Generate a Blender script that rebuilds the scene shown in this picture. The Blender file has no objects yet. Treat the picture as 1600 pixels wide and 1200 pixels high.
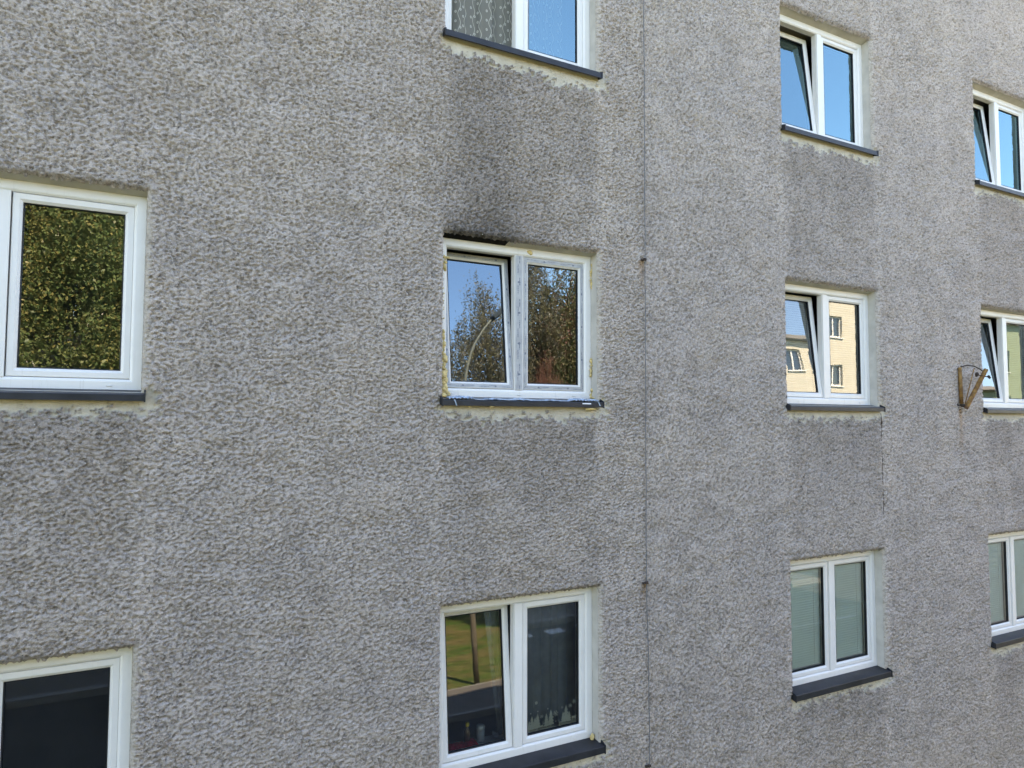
import bpy, math, random
import numpy as np
from mathutils import Vector, Matrix

R = math.radians
SC = bpy.context.scene
COL = SC.collection
rng = np.random.default_rng(7)
random.seed(7)

# ------------------------------------------------------------------ camera
GZ = -4.6                      # ground level; the camera hovers at z = 0, 5.1 m from the facade (y = 0)
cam = bpy.data.cameras.new('camera')
cam_ob = bpy.data.objects.new('camera', cam)
COL.objects.link(cam_ob)
SC.camera = cam_ob
cam.sensor_width = 36.0
cam.lens = 36.0 * 1072.455 / 1600.0
cam.clip_start = 0.05
cam.clip_end = 3000
rx = (0.8875724, -0.46066061, 0.00265155)
ry = (0.45986131, 0.88634355, 0.0540618)
rz = (-0.02725432, -0.04676442, 0.99853407)
cam_ob.matrix_world = Matrix(((rx[0], rz[0], -ry[0], 0.0),
                              (rx[1], rz[1], -ry[1], -5.107),
                              (rx[2], rz[2], -ry[2], 0.0),
                              (0, 0, 0, 1)))

# ------------------------------------------------------------------ sky, sun, exposure
SUN_EL, SUN_AZ = 50.0, 8.0     # the sun stands high behind the building (towards +Y)
world = bpy.data.worlds.new('World')
SC.world = world
world.use_nodes = True
wn = world.node_tree
bg = wn.nodes['Background']
sky = wn.nodes.new('ShaderNodeTexSky')
sky.sky_type = 'NISHITA'
sky.sun_disc = False
sky.sun_elevation = R(SUN_EL)
sky.sun_rotation = R(SUN_AZ)
sky.air_density = 1.0
sky.dust_density = 0.1
sky.ozone_density = 5.0
wn.links.new(sky.outputs[0], bg.inputs[0])
bg.inputs[1].default_value = 0.15
sun = bpy.data.lights.new('sun', 'SUN')
sun.energy = 5.0
sun.angle = R(0.53)
sun.color = (1.0, 0.93, 0.82)
sun_ob = bpy.data.objects.new('sun', sun)
COL.objects.link(sun_ob)
sd = Vector((math.sin(R(SUN_AZ)) * math.cos(R(SUN_EL)), math.cos(R(SUN_AZ)) * math.cos(R(SUN_EL)), math.sin(R(SUN_EL))))
sun_ob.rotation_euler = sd.to_track_quat('Z', 'Y').to_euler()
sun_ob.location = (0, 30, 40)
vs = SC.view_settings
vs.view_transform = 'Standard'
vs.look = 'None'
vs.gamma = 1.0
vs.exposure = 2.86
vs.use_white_balance = True              # camera set for open shade
vs.white_balance_temperature = 8800
vs.white_balance_tint = 16
SC.cycles.max_bounces = 10
SC.cycles.transparent_max_bounces = 12
SC.cycles.caustics_reflective = False
SC.cycles.caustics_refractive = False

# ------------------------------------------------------------------ node helpers
class NT:
    def __init__(s, name):
        s.m = bpy.data.materials.new(name)
        s.m.use_nodes = True
        s.t = s.m.node_tree
        s.b = s.t.nodes['Principled BSDF']
        s.out = s.t.nodes['Material Output']

    def n(s, typ, ins=None, **kw):
        nd = s.t.nodes.new(typ)
        for k, v in kw.items():
            setattr(nd, k, v)
        if ins:
            for k, v in ins.items():
                s.put(nd.inputs[k], v)
        return nd

    def put(s, sock, v):
        if isinstance(v, bpy.types.NodeSocket):
            s.t.links.new(v, sock)
        elif isinstance(v, (tuple, list)) and sock.type == 'RGBA' and len(v) == 3:
            sock.default_value = (*v, 1)
        else:
            sock.default_value = v

    def math(s, op, a, b=0.0, c=0.0, clamp=False):
        nd = s.n('ShaderNodeMath', operation=op, use_clamp=clamp)
        s.put(nd.inputs[0], a)
        s.put(nd.inputs[1], b)
        s.put(nd.inputs[2], c)
        return nd.outputs[0]

    def mix(s, f, a, b, mode='MIX'):
        nd = s.n('ShaderNodeMix', data_type='RGBA', blend_type=mode)
        s.put(nd.inputs[0], f)
        s.put(nd.inputs[6], a)
        s.put(nd.inputs[7], b)
        return nd.outputs[2]

    def ramp(s, f, a, b, c0=(0, 0, 0), c1=(1, 1, 1)):
        nd = s.n('ShaderNodeValToRGB')
        nd.color_ramp.elements[0].position = a
        nd.color_ramp.elements[1].position = b
        nd.color_ramp.elements[0].color = (*c0, 1)
        nd.color_ramp.elements[1].color = (*c1, 1)
        s.put(nd.inputs[0], f)
        return nd.outputs[0]

    def coord(s, which='Object', scale=(1, 1, 1)):
        tc = s.n('ShaderNodeTexCoord')
        mp = s.n('ShaderNodeMapping', {'Vector': tc.outputs[which], 'Scale': scale})
        return mp.outputs[0]

    def noise(s, v, scale, detail=3, rough=0.55, dist=0.0):
        nd = s.n('ShaderNodeTexNoise', {'Vector': v, 'Scale': scale, 'Detail': detail, 'Roughness': rough, 'Distortion': dist})
        return nd.outputs[0]

    def base(s, c=None, rough=0.6, spec=0.3, metal=0.0):
        if c is not None:
            s.put(s.b.inputs['Base Color'], c)
        s.put(s.b.inputs['Roughness'], rough)
        s.put(s.b.inputs['Specular IOR Level'], spec)
        s.put(s.b.inputs['Metallic'], metal)

    def bump(s, h, strength=0.5, dist=0.01):
        nd = s.n('ShaderNodeBump', {'Height': h, 'Strength': strength, 'Distance': dist})
        s.put(s.b.inputs['Normal'], nd.outputs[0])


def mottled(name, c, var=0.15, scale=8.0, rough=0.6, spec=0.3, metal=0.0, bump=0.0, bscale=60, stretch=(1, 1, 1)):
    """plain material with procedural colour variation and optional fine relief"""
    t = NT(name)
    v = t.coord('Object', stretch)
    n = t.noise(v, scale, 4)
    lo = tuple(x * (1 - var) for x in c)
    hi = tuple(min(1, x * (1 + var)) for x in c)
    t.base(t.ramp(n, 0.3, 0.7, lo, hi), rough, spec, metal)
    if bump:
        t.bump(t.noise(v, bscale, 3), 0.6, bump)
    return t.m


# ------------------------------------------------------------------ object helpers
def link(o, parent=None):
    COL.objects.link(o)
    if parent is not None:
        o.parent = parent
    return o


def new_mesh(name, V, F, mats, parent=None, smooth=False, fm=None):
    me = bpy.data.meshes.new(name)
    me.from_pydata([tuple(v) for v in V], [], [tuple(f) for f in F])
    if not isinstance(mats, (list, tuple)):
        mats = [mats]
    for m in mats:
        me.materials.append(m)
    if fm is not None:
        me.polygons.foreach_set('material_index', fm)
    if smooth:
        me.polygons.foreach_set('use_smooth', [True] * len(me.polygons))
    me.update()
    return link(bpy.data.objects.new(name, me), parent)


def np_mesh(name, V, Q, mat, parent=None, smooth=False):
    """fast mesh from numpy quads"""
    me = bpy.data.meshes.new(name)
    me.vertices.add(len(V))
    me.vertices.foreach_set('co', np.asarray(V, np.float32).ravel())
    me.loops.add(Q.size)
    me.loops.foreach_set('vertex_index', Q.astype(np.int32).ravel())
    me.polygons.add(len(Q))
    me.polygons.foreach_set('loop_start', np.arange(0, Q.size, Q.shape[1], dtype=np.int32))
    if smooth:
        me.polygons.foreach_set('use_smooth', np.ones(len(Q), bool))
    me.materials.append(mat)
    me.update()
    me.validate()
    return link(bpy.data.objects.new(name, me), parent)


def empty(name, loc, label=None, cat=None, group=None, parent=None):
    o = bpy.data.objects.new(name, None)
    link(o, parent)
    o.location = loc
    o.empty_display_size = 0.2
    tag(o, label, cat, group)
    return o


def tag(o, label=None, cat=None, group=None, kind=None):
    if label:
        o['label'] = label
    if cat:
        o['category'] = cat
    if group:
        o['group'] = group
    if kind:
        o['kind'] = kind
    return o


class MB:
    """collects boxes, rings, tubes into one mesh"""
    def __init__(s):
        s.V, s.F, s.M = [], [], []
        s.mi = 0

    def add(s, V, F):
        o = len(s.V)
        s.V += [tuple(v) for v in V]
        s.F += [tuple(i + o for i in f) for f in F]
        s.M += [s.mi] * len(F)
        return s

    def box(s, x0, x1, y0, y1, z0, z1, bev=0.0):
        if bev <= 0:
            V = [(x, y, z) for z in (z0, z1) for y in (y0, y1) for x in (x0, x1)]
            F = [(0, 2, 3, 1), (4, 5, 7, 6), (0, 1, 5, 4), (2, 6, 7, 3), (0, 4, 6, 2), (1, 3, 7, 5)]
            return s.add(V, F)
        # bevelled box: three stacked loops
        b = bev
        V, F = [], []
        def loop(z, i):
            return [(x0 + i + (b if k in (0,) else 0), 0, 0) for k in ()]
        cx0, cx1, cy0, cy1 = x0, x1, y0, y1
        def oct_(ix, z):
            a0, a1, c0, c1 = x0 + ix, x1 - ix, y0 + ix, y1 - ix
            return [(a0 + b, c0, z), (a1 - b, c0, z), (a1, c0 + b, z), (a1, c1 - b, z), (a1 - b, c1, z), (a0 + b, c1, z), (a0, c1 - b, z), (a0, c0 + b, z)]
        for ix, z in ((b, z0), (0, z0 + b), (0, z1 - b), (b, z1)):
            V += oct_(ix, z)
        for l in range(3):
            for k in range(8):
                F.append((l * 8 + k, l * 8 + (k + 1) % 8, (l + 1) * 8 + (k + 1) % 8, (l + 1) * 8 + k))
        F.append(tuple(range(7, -1, -1)))
        F.append(tuple(range(24, 32)))
        return s.add(V, F)

    def ring(s, x0, x1, z0, z1, prof, close=False):
        """mitred rectangular ring; prof = [(inset, y), ...] swept round the rectangle"""
        V = []
        for (i, y) in prof:
            V += [(x0 + i, y, z0 + i), (x1 - i, y, z0 + i), (x1 - i, y, z1 - i), (x0 + i, y, z1 - i)]
        F = []
        n = len(prof)
        for l in range(n - 1 if not close else n):
            for k in range(4):
                a, b = l * 4 + k, l * 4 + (k + 1) % 4
                l2 = (l + 1) % n
                F.append((a, b, l2 * 4 + (k + 1) % 4, l2 * 4 + k))
        return s.add(V, F)

    def tube(s, pts, rad, n=10, cap=True):
        pts = [Vector(p) for p in pts]
        if not isinstance(rad, (list, tuple)):
            rad = [rad] * len(pts)
        V, F = [], []
        up = Vector((0.13, 0.31, 0.94)).normalized()
        for i, p in enumerate(pts):
            d = (pts[min(i + 1, len(pts) - 1)] - pts[max(i - 1, 0)]).normalized()
            if abs(d.dot(up)) > 0.97:
                u = d.cross(Vector((1, 0.2, 0))).normalized()
            else:
                u = d.cross(up).normalized()
            w = d.cross(u)
            for k in range(n):
                a = 2 * math.pi * k / n
                V.append(p + (u * math.cos(a) + w * math.sin(a)) * rad[i])
        for i in range(len(pts) - 1):
            for k in range(n):
                F.append((i * n + k, i * n + (k + 1) % n, (i + 1) * n + (k + 1) % n, (i + 1) * n + k))
        if cap:
            F.append(tuple(range(n - 1, -1, -1)))
            F.append(tuple(range((len(pts) - 1) * n, len(pts) * n)))
        return s.add(V, F)

    def blob(s, c, r, seed=0, sub=2, rough=0.3):
        """lumpy ball"""
        import bmesh
        bm = bmesh.new()
        bmesh.ops.create_icosphere(bm, subdivisions=sub, radius=1.0)
        rs = np.random.default_rng(seed)
        k = rs.normal(size=(5, 3)) * 2.4
        ph = rs.uniform(0, 6.28, 5)
        V = []
        for v in bm.verts:
            p = np.array(v.co)
            f = 1 + rough * np.mean(np.sin(k @ p + ph)) * 1.8
            V.append((c[0] + p[0] * r[0] * f, c[1] + p[1] * r[1] * f, c[2] + p[2] * r[2] * f))
        F = [tuple(v.index for v in f.verts) for f in bm.faces]
        bm.free()
        return s.add(V, F)

    def xform(s, M):
        s.V = [tuple(M @ Vector(v)) for v in s.V]
        return s

    def build(s, name, mats, parent=None, smooth=False):
        return new_mesh(name, s.V, s.F, mats, parent, smooth, s.M if isinstance(mats, (list, tuple)) else None)


# ------------------------------------------------------------------ materials
def m_roughcast():
    t = NT('roughcast_render')
    co = t.coord('Object')
    at = t.n('ShaderNodeAttribute', attribute_name='tint')
    sm = t.n('ShaderNodeAttribute', attribute_name='smooth_plaster')
    f1 = t.ramp(t.noise(co, 100, 4, 0.7), 0.3, 0.72, (0.74, 0.74, 0.74), (1.22, 1.22, 1.22))
    f3 = t.ramp(t.noise(t.coord('Object', (1, 1, 1.5)), 30, 5, 0.78, 0.6), 0.40, 0.51, (0.55, 0.55, 0.55), (1.08, 1.08, 1.08))
    f2 = t.ramp(t.noise(co, 1.3, 5, 0.6), 0.3, 0.7, (0.93, 0.94, 0.96), (1.06, 1.05, 1.03))
    c = t.mix(1.0, at.outputs[0], f1, 'MULTIPLY')
    c = t.mix(1.0, c, f2, 'MULTIPLY')
    c = t.mix(1.0, c, f3, 'MULTIPLY')
    # small pale mica and quartz grains, a few dark ones
    vo = t.n('ShaderNodeTexVoronoi', {'Vector': co, 'Scale': 55.0}, feature='F1')
    sp = t.math('LESS_THAN', vo.outputs['Distance'], 0.17)
    rnd = t.n('ShaderNodeSeparateColor', {0: vo.outputs['Color']})
    lite = t.math('MULTIPLY', sp, t.math('GREATER_THAN', rnd.outputs[0], 0.93))
    dark = t.math('MULTIPLY', sp, t.math('GREATER_THAN', rnd.outputs[1], 0.95))
    c = t.mix(lite, c, (0.62, 0.62, 0.64))
    c = t.mix(dark, c, (0.06, 0.06, 0.06))
    # smooth cement strip around the openings
    pc = t.ramp(t.noise(co, 9, 5, 0.65), 0.3, 0.75, (0.46, 0.405, 0.315), (0.64, 0.58, 0.48))
    c = t.mix(t.math('MULTIPLY', sm.outputs['Fac'], 1.0, clamp=True), c, t.mix(1.0, pc, at.outputs[0], 'MIX') if False else pc)
    t.base(c, 0.95, 0.12)
    t.bump(t.math('ADD', t.noise(co, 110, 4, 0.7), t.math('MULTIPLY', t.noise(t.coord('Object', (1, 1, 1.5)), 38, 3, 0.6), 1.5)), 1.0, 0.006)
    return t.m


def m_glass(name, ior, tint=(0.93, 0.96, 0.95), dirt=0.02, refl=(0.92, 0.97, 1.0)):
    t = NT(name)
    fr = t.n('ShaderNodeFresnel', {'IOR': ior})
    tr = t.n('ShaderNodeBsdfTransparent', {'Color': tint})
    co = t.coord('Object')
    # float glass is never perfectly flat
    bp = t.n('ShaderNodeBump', {'Height': t.noise(co, 2.0, 1), 'Strength': 1.0, 'Distance': 0.0007})
    gl = t.n('ShaderNodeBsdfGlossy', {'Color': (*refl, 1), 'Roughness': 0.0, 'Normal': bp.outputs[0]})
    mx = t.n('ShaderNodeMixShader', {0: fr.outputs[0], 1: tr.outputs[0], 2: gl.outputs[0]})
    df = t.n('ShaderNodeBsdfDiffuse', {'Color': (0.5, 0.5, 0.5, 1)})
    m2 = t.n('ShaderNodeMixShader', {0: t.math('MULTIPLY', t.noise(co, 3.0, 3), dirt), 1: mx.outputs[0], 2: df.outputs[0]})
    t.t.links.new(m2.outputs[0], t.out.inputs[0])
    return t.m


def m_pvc(name='white_pvc', c=(0.75, 0.725, 0.685)):
    t = NT(name)
    co = t.coord('Object')
    d = t.ramp(t.noise(co, 5, 6, 0.7), 0.35, 0.75, tuple(x * 0.93 for x in c), c)
    drip = t.ramp(t.noise(t.coord('Object', (30, 30, 2.0)), 1.5, 4, 0.7), 0.6, 0.85, (1, 1, 1), (0.78, 0.76, 0.70))
    t.base(t.mix(1.0, d, drip, 'MULTIPLY'), 0.33, 0.45)
    return t.m


def m_film():
    """white profile still covered by printed protective tape"""
    t = NT('protective_tape')
    tc = t.n('ShaderNodeTexCoord')
    uv = tc.outputs['UV']
    sx = t.n('ShaderNodeSeparateXYZ', {0: uv})
    u, v = sx.outputs[0], sx.outputs[1]          # u: metres along the member, v: 0..1 across it
    def stripe(period, off, width, v0, v1, cells):
        fu = t.math('FRACT', t.math('DIVIDE', t.math('ADD', u, off), period))
        on = t.math('LESS_THAN', fu, width)
        band = t.math('MULTIPLY', t.math('GREATER_THAN', v, v0), t.math('LESS_THAN', v, v1))
        mp = t.n('ShaderNodeCombineXYZ', {0: t.math('MULTIPLY', u, cells), 1: t.math('MULTIPLY', v, 3.0)})
        nz = t.math('GREATER_THAN', t.noise(mp.outputs[0], 1.0, 2, 0.6), 0.47)
        return t.math('MULTIPLY', t.math('MULTIPLY', on, band), nz)
    a = stripe(0.21, 0.03, 0.36, 0.52, 0.66, 150)
    b = stripe(0.21, 0.12, 0.42, 0.28, 0.42, 150)
    g = t.math('MULTIPLY', t.math('LESS_THAN', t.math('FRACT', t.math('DIVIDE', u, 0.16)), 0.55),
               t.math('MULTIPLY', t.math('GREATER_THAN', v, 0.22), t.math('LESS_THAN', v, 0.74)))
    fuv = t.n('ShaderNodeCombineXYZ', {0: t.math('SUBTRACT', t.math('FRACT', t.math('DIVIDE', u, 0.3)), 0.5),
                                      1: t.math('MULTIPLY', t.math('SUBTRACT', v, 0.5), 0.16)})
    ln = t.n('ShaderNodeVectorMath', {0: fuv.outputs[0]}, operation='LENGTH')
    dot = t.math('LESS_THAN', ln.outputs['Value'], 0.035)
    c = t.ramp(t.noise(t.coord('Object'), 14, 3), 0.3, 0.7, (0.33, 0.335, 0.335), (0.42, 0.425, 0.425))
    c = t.mix(t.math('MULTIPLY', g, 0.35), c, (0.27, 0.29, 0.31))
    ink = t.math('MAXIMUM', t.math('MAXIMUM', a, b), dot)
    c = t.mix(t.math('MULTIPLY', ink, 0.95), c, (0.12, 0.14, 0.18))
    t.base(c, 0.3, 0.5)
    t.bump(t.noise(t.coord('Object'), 60, 3), 0.3, 0.002)
    return t.m


def m_net():
    """knitted net curtain with rings and wavy lines woven in"""
    t = NT('patterned_net')
    tc = t.n('ShaderNodeTexCoord')
    sx = t.n('ShaderNodeSeparateXYZ', {0: tc.outputs['UV']})
    u, v = sx.outputs[0], sx.outputs[1]      # metres of cloth
    P = 0.20
    fu = t.math('FRACT', t.math('DIVIDE', u, P))
    def wave(c0, ph):
        wob = t.math('MULTIPLY', t.math('SINE', t.math('ADD', t.math('MULTIPLY', v, 2 * math.pi / 0.16), ph)), 0.075)
        return t.math('LESS_THAN', t.math('ABSOLUTE', t.math('SUBTRACT', fu, t.math('ADD', c0, wob))), 0.016)
    def rings(cu, offv, per):
        fv = t.math('SUBTRACT', t.math('FRACT', t.math('DIVIDE', t.math('ADD', v, offv), per)), 0.5)
        cv = t.n('ShaderNodeCombineXYZ', {0: t.math('MULTIPLY', t.math('SUBTRACT', fu, cu), P), 1: t.math('MULTIPLY', fv, per)})
        l = t.n('ShaderNodeVectorMath', {0: cv.outputs[0]}, operation='LENGTH').outputs['Value']
        return t.math('MULTIPLY', t.math('LESS_THAN', l, 0.0125), t.math('GREATER_THAN', l, 0.004))
    pat = t.math('MAXIMUM', t.math('MAXIMUM', wave(0.30, 0.0), wave(0.70, 2.0)), t.math('MAXIMUM', rings(0.10, 0.0, 0.085), t.math('MAXIMUM', rings(0.37, 0.08, 0.16), rings(0.55, 0.03, 0.085))))
    al = t.math('ADD', t.math('MULTIPLY', pat, 0.55), 0.38)
    df = t.n('ShaderNodeBsdfDiffuse', {'Color': (0.62, 0.60, 0.52, 1)})
    tl = t.n('ShaderNodeBsdfTranslucent', {'Color': (0.55, 0.53, 0.46, 1)})
    m1 = t.n('ShaderNodeMixShader', {0: 0.3, 1: df.outputs[0], 2: tl.outputs[0]})
    tr = t.n('ShaderNodeBsdfTransparent')
    m2 = t.n('ShaderNodeMixShader', {0: al, 1: tr.outputs[0], 2: m1.outputs[0]})
    t.t.links.new(m2.outputs[0], t.out.inputs[0])
    return t.m


def m_rust():
    t = NT('rusty_ochre_paint')
    co = t.coord('Object')
    n = t.noise(co, 14, 6, 0.7)
    c = t.ramp(n, 0.38, 0.62, (0.09, 0.04, 0.02), (0.32, 0.17, 0.05))
    t.base(c, 0.75, 0.3)
    t.bump(t.noise(co, 90, 4), 0.5, 0.002)
    return t.m


def m_leaf(name, cols):
    t = NT(name)
    oi = t.n('ShaderNodeNewGeometry')
    at = t.n('ShaderNodeAttribute', attribute_name='leaf_rand')
    rp = t.n('ShaderNodeValToRGB')
    rp.color_ramp.interpolation = 'CONSTANT'
    els = rp.color_ramp.elements
    while len(els) < len(cols):
        els.new(0.5)
    for i, c in enumerate(cols):
        els[i].position = i / len(cols)
        els[i].color = (*c, 1)
    t.put(rp.inputs[0], at.outputs['Fac'])
    df = t.n('ShaderNodeBsdfDiffuse', {'Color': rp.outputs[0]})
    tl = t.n('ShaderNodeBsdfTranslucent', {'Color': rp.outputs[0]})
    gl = t.n('ShaderNodeBsdfGlossy', {'Color': (0.8, 0.8, 0.8, 1), 'Roughness': 0.35})
    m1 = t.n('ShaderNodeMixShader', {0: 0.42, 1: df.outputs[0], 2: tl.outputs[0]})
    m2 = t.n('ShaderNodeMixShader', {0: 0.008, 1: m1.outputs[0], 2: gl.outputs[0]})
    t.t.links.new(m2.outputs[0], t.out.inputs[0])
    return t.m


M = {}
M['rough'] = m_roughcast()
M['pvc'] = m_pvc()
M['film'] = m_film()
M['glass'] = m_glass('window_glass', 1.5)
M['glass_lower'] = m_glass('lower_window_glass', 1.72)
M['glass_sky'] = m_glass('sky_tinted_glass', 3.1, (0.84, 0.90, 0.92), 0.01, (0.52, 0.90, 1.0))  # sky blue put into the reflection colour of the top-row panes
M['glass_coated'] = m_glass('coated_window_glass', 2.35, (0.88, 0.92, 0.92), 0.01, (0.86, 0.95, 1.0))
M['glass_left'] = m_glass('left_window_glass', 2.55, (0.88, 0.92, 0.90), 0.01)
M['glass_new'] = m_glass('new_coated_glass', 2.6, (0.85, 0.88, 0.86), 0.005, (0.62, 0.86, 1.0))
M['glass_in'] = m_glass('inner_glass', 1.45, (0.96, 0.97, 0.965), 0.0)
M['gasket'] = mottled('black_rubber', (0.018, 0.019, 0.022), 0.2, 20, 0.6, 0.3)
M['sill'] = mottled('anthracite_sheet_metal', (0.019, 0.020, 0.024), 0.35, 9, 0.45, 0.32, 0.0, 0.001, 120)
M['plaster'] = mottled('smooth_plaster', (0.50, 0.47, 0.42), 0.12, 7, 0.9, 0.15, 0, 0.003, 40)
M['soot_plaster'] = mottled('sooty_plaster', (0.012, 0.011, 0.010), 0.4, 7, 0.95, 0.1, 0, 0.004, 30)
M['foam'] = mottled('mounting_foam', (0.62, 0.47, 0.22), 0.22, 30, 0.8, 0.2, 0, 0.004, 60)
M['room'] = mottled('room_wall_paint', (0.30, 0.28, 0.24), 0.08, 3, 0.9, 0.1)
M['net'] = m_net()
M['slat'] = mottled('blind_slat_paint', (0.80, 0.93, 0.84), 0.06, 3, 0.45, 0.4)
M['slat_cream'] = mottled('cream_blind_slat_paint', (0.55, 0.53, 0.42), 0.06, 3, 0.45, 0.4)
M['rust'] = m_rust()
M['iron'] = mottled('dark_rusty_iron', (0.05, 0.035, 0.028), 0.4, 30, 0.8, 0.3)
M['wire'] = mottled('galvanised_wire', (0.12, 0.125, 0.13), 0.25, 12, 0.6, 0.4)
M['board'] = mottled('inner_sill_board', (0.55, 0.57, 0.58), 0.05, 3, 0.4, 0.4)
M['redcloth'] = mottled('red_cloth', (0.55, 0.02, 0.04), 0.25, 25, 0.9, 0.1, 0, 0.004, 60)
M['greycloth'] = mottled('grey_curtain_cloth', (0.16, 0.19, 0.22), 0.15, 10, 0.9, 0.1)
M['darkcloth'] = mottled('black_curtain_cloth', (0.008, 0.010, 0.014), 0.2, 10, 0.9, 0.05)
M['whiteprint'] = mottled('white_sticker_print', (0.50, 0.56, 0.54), 0.05, 8, 0.6, 0.2)
M['ceramic'] = mottled('pale_ceramic', (0.45, 0.48, 0.46), 0.05, 8, 0.3, 0.5)
M['yellow'] = mottled('yellow_plastic', (0.55, 0.42, 0.03), 0.1, 8, 0.4, 0.4)
M['brownglass'] = mottled('brown_bottle', (0.12, 0.06, 0.02), 0.1, 8, 0.2, 0.5)
M['label'] = mottled('white_paper_label', (0.75, 0.76, 0.78), 0.04, 20, 0.6, 0.3)
M['plastic_sheet'] = mottled('bluish_plastic_film', (0.30, 0.37, 0.45), 0.5, 18, 0.25, 0.6, 0, 0.006, 25)

# ------------------------------------------------------------------ window layout (metres, facade plane y = 0)
YF = 0.10                                        # depth of the frame face behind the facade plane
COLX = {1: (-1.665, 1.580), 2: (2.022, 1.495), 3: (5.928, 1.512), 4: (9.556, 1.510)}
#          opening top, frame bottom, frame top, sill front bottom, sill front top
ROWZ = {'T': (4.565, 3.190, 4.540, 3.130, 3.180),
        'M': (1.528, 0.197, 1.508, 0.123, 0.166),
        'B': (-1.452, -2.792, -1.470, -2.868, -2.808)}
WINS = [(1, 'M'), (1, 'B'), (2, 'T'), (2, 'M'), (2, 'B'), (3, 'T'), (3, 'M'), (3, 'B'), (4, 'T'), (4, 'M'), (4, 'B')]


def opening(c, r):
    x0, w = COLX[c]
    return x0, x0 + w, ROWZ[r][3] + 0.01, ROWZ[r][0]


# ------------------------------------------------------------------ the facade's rough render as real relief
FX0, FX1, FZ0, FZ1, FD = -8.0, 18.0, GZ, 7.4, 0.0065


def band_noise(nx, nz, dx, dz, lx, lz, seed, width=0.75, tilt=0.0):
    """smooth random field whose features are about lx by lz metres"""
    r = np.random.default_rng(seed)
    a = r.standard_normal((nz, nx)).astype(np.float32)
    fx = np.fft.rfftfreq(nx, dx)[None, :]
    fz = np.fft.fftfreq(nz, dz)[:, None]
    k = np.sqrt((fx * lx) ** 2 + ((fz + tilt * fx) * lz) ** 2)
    flt = np.exp(-((np.log(k + 1e-6)) ** 2) / (2 * width ** 2)) / (k + 0.3)
    out = np.fft.irfft2(np.fft.rfft2(a) * flt, s=(nz, nx))
    return (out / out.std()).astype(np.float32)


nX, nZ = int((FX1 - FX0) / FD), int((FZ1 - FZ0) / FD)
h1 = band_noise(nX, nZ, FD, FD, 0.046, 0.031, 1, 0.62)
h2 = band_noise(nX, nZ, FD, FD, 0.022, 0.017, 2, 0.5)
h3 = band_noise(nX // 8, nZ // 8, FD * 8, FD * 8, 0.7, 0.30, 3, 0.9)
h3 = np.kron(h3, np.ones((8, 8), np.float32))
for _ax in (0, 1):                       # smooth the coarse steps
    h3 = sum(np.roll(h3, k, _ax) for k in range(-4, 5)) / 9.0
tmp = np.zeros((nZ, nX), np.float32)
tmp[:h3.shape[0], :h3.shape[1]] = h3
h3 = tmp
plate = 1.0 / (1.0 + np.exp(-(h1 * 1.0 + h2 * 0.8 + 0.88 + 0.26 * h3) * 3.4))      # lumps with flat fronts and sharp pits
HF = plate * 0.021 + h2 * 0.0024
BIG = h3


def sample(A, x, z):
    u = np.clip((x - FX0) / FD, 0, nX - 2.001)
    v = np.clip((z - FZ0) / FD, 0, nZ - 2.001)
    i, j = u.astype(int), v.astype(int)
    fu, fv = u - i, v - j
    return (A[j, i] * (1 - fu) * (1 - fv) + A[j, i + 1] * fu * (1 - fv) + A[j + 1, i] * (1 - fu) * fv + A[j + 1, i + 1] * fu * fv)


def sstep(a, b, x):
    t = np.clip((x - a) / (b - a), 0, 1)
    return t * t * (3 - 2 * t)


RAG = band_noise(2048, 1024, 0.013, 0.013, 0.07, 0.06, 9, 0.6)


def rag(x, z):
    i = ((x - FX0) / 0.013).astype(int) % 2048
    j = ((z - FZ0) / 0.013).astype(int) % 1024
    return RAG[j, i]


BIGN = band_noise(1300, 620, 0.02, 0.02, 0.5, 0.8, 11, 0.9)


def bign(x, z):
    i = np.clip(((x - FX0) / 0.02).astype(int), 0, 1299)
    j = np.clip(((z - FZ0) / 0.02).astype(int), 0, 619)
    return BIGN[j, i]


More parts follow.
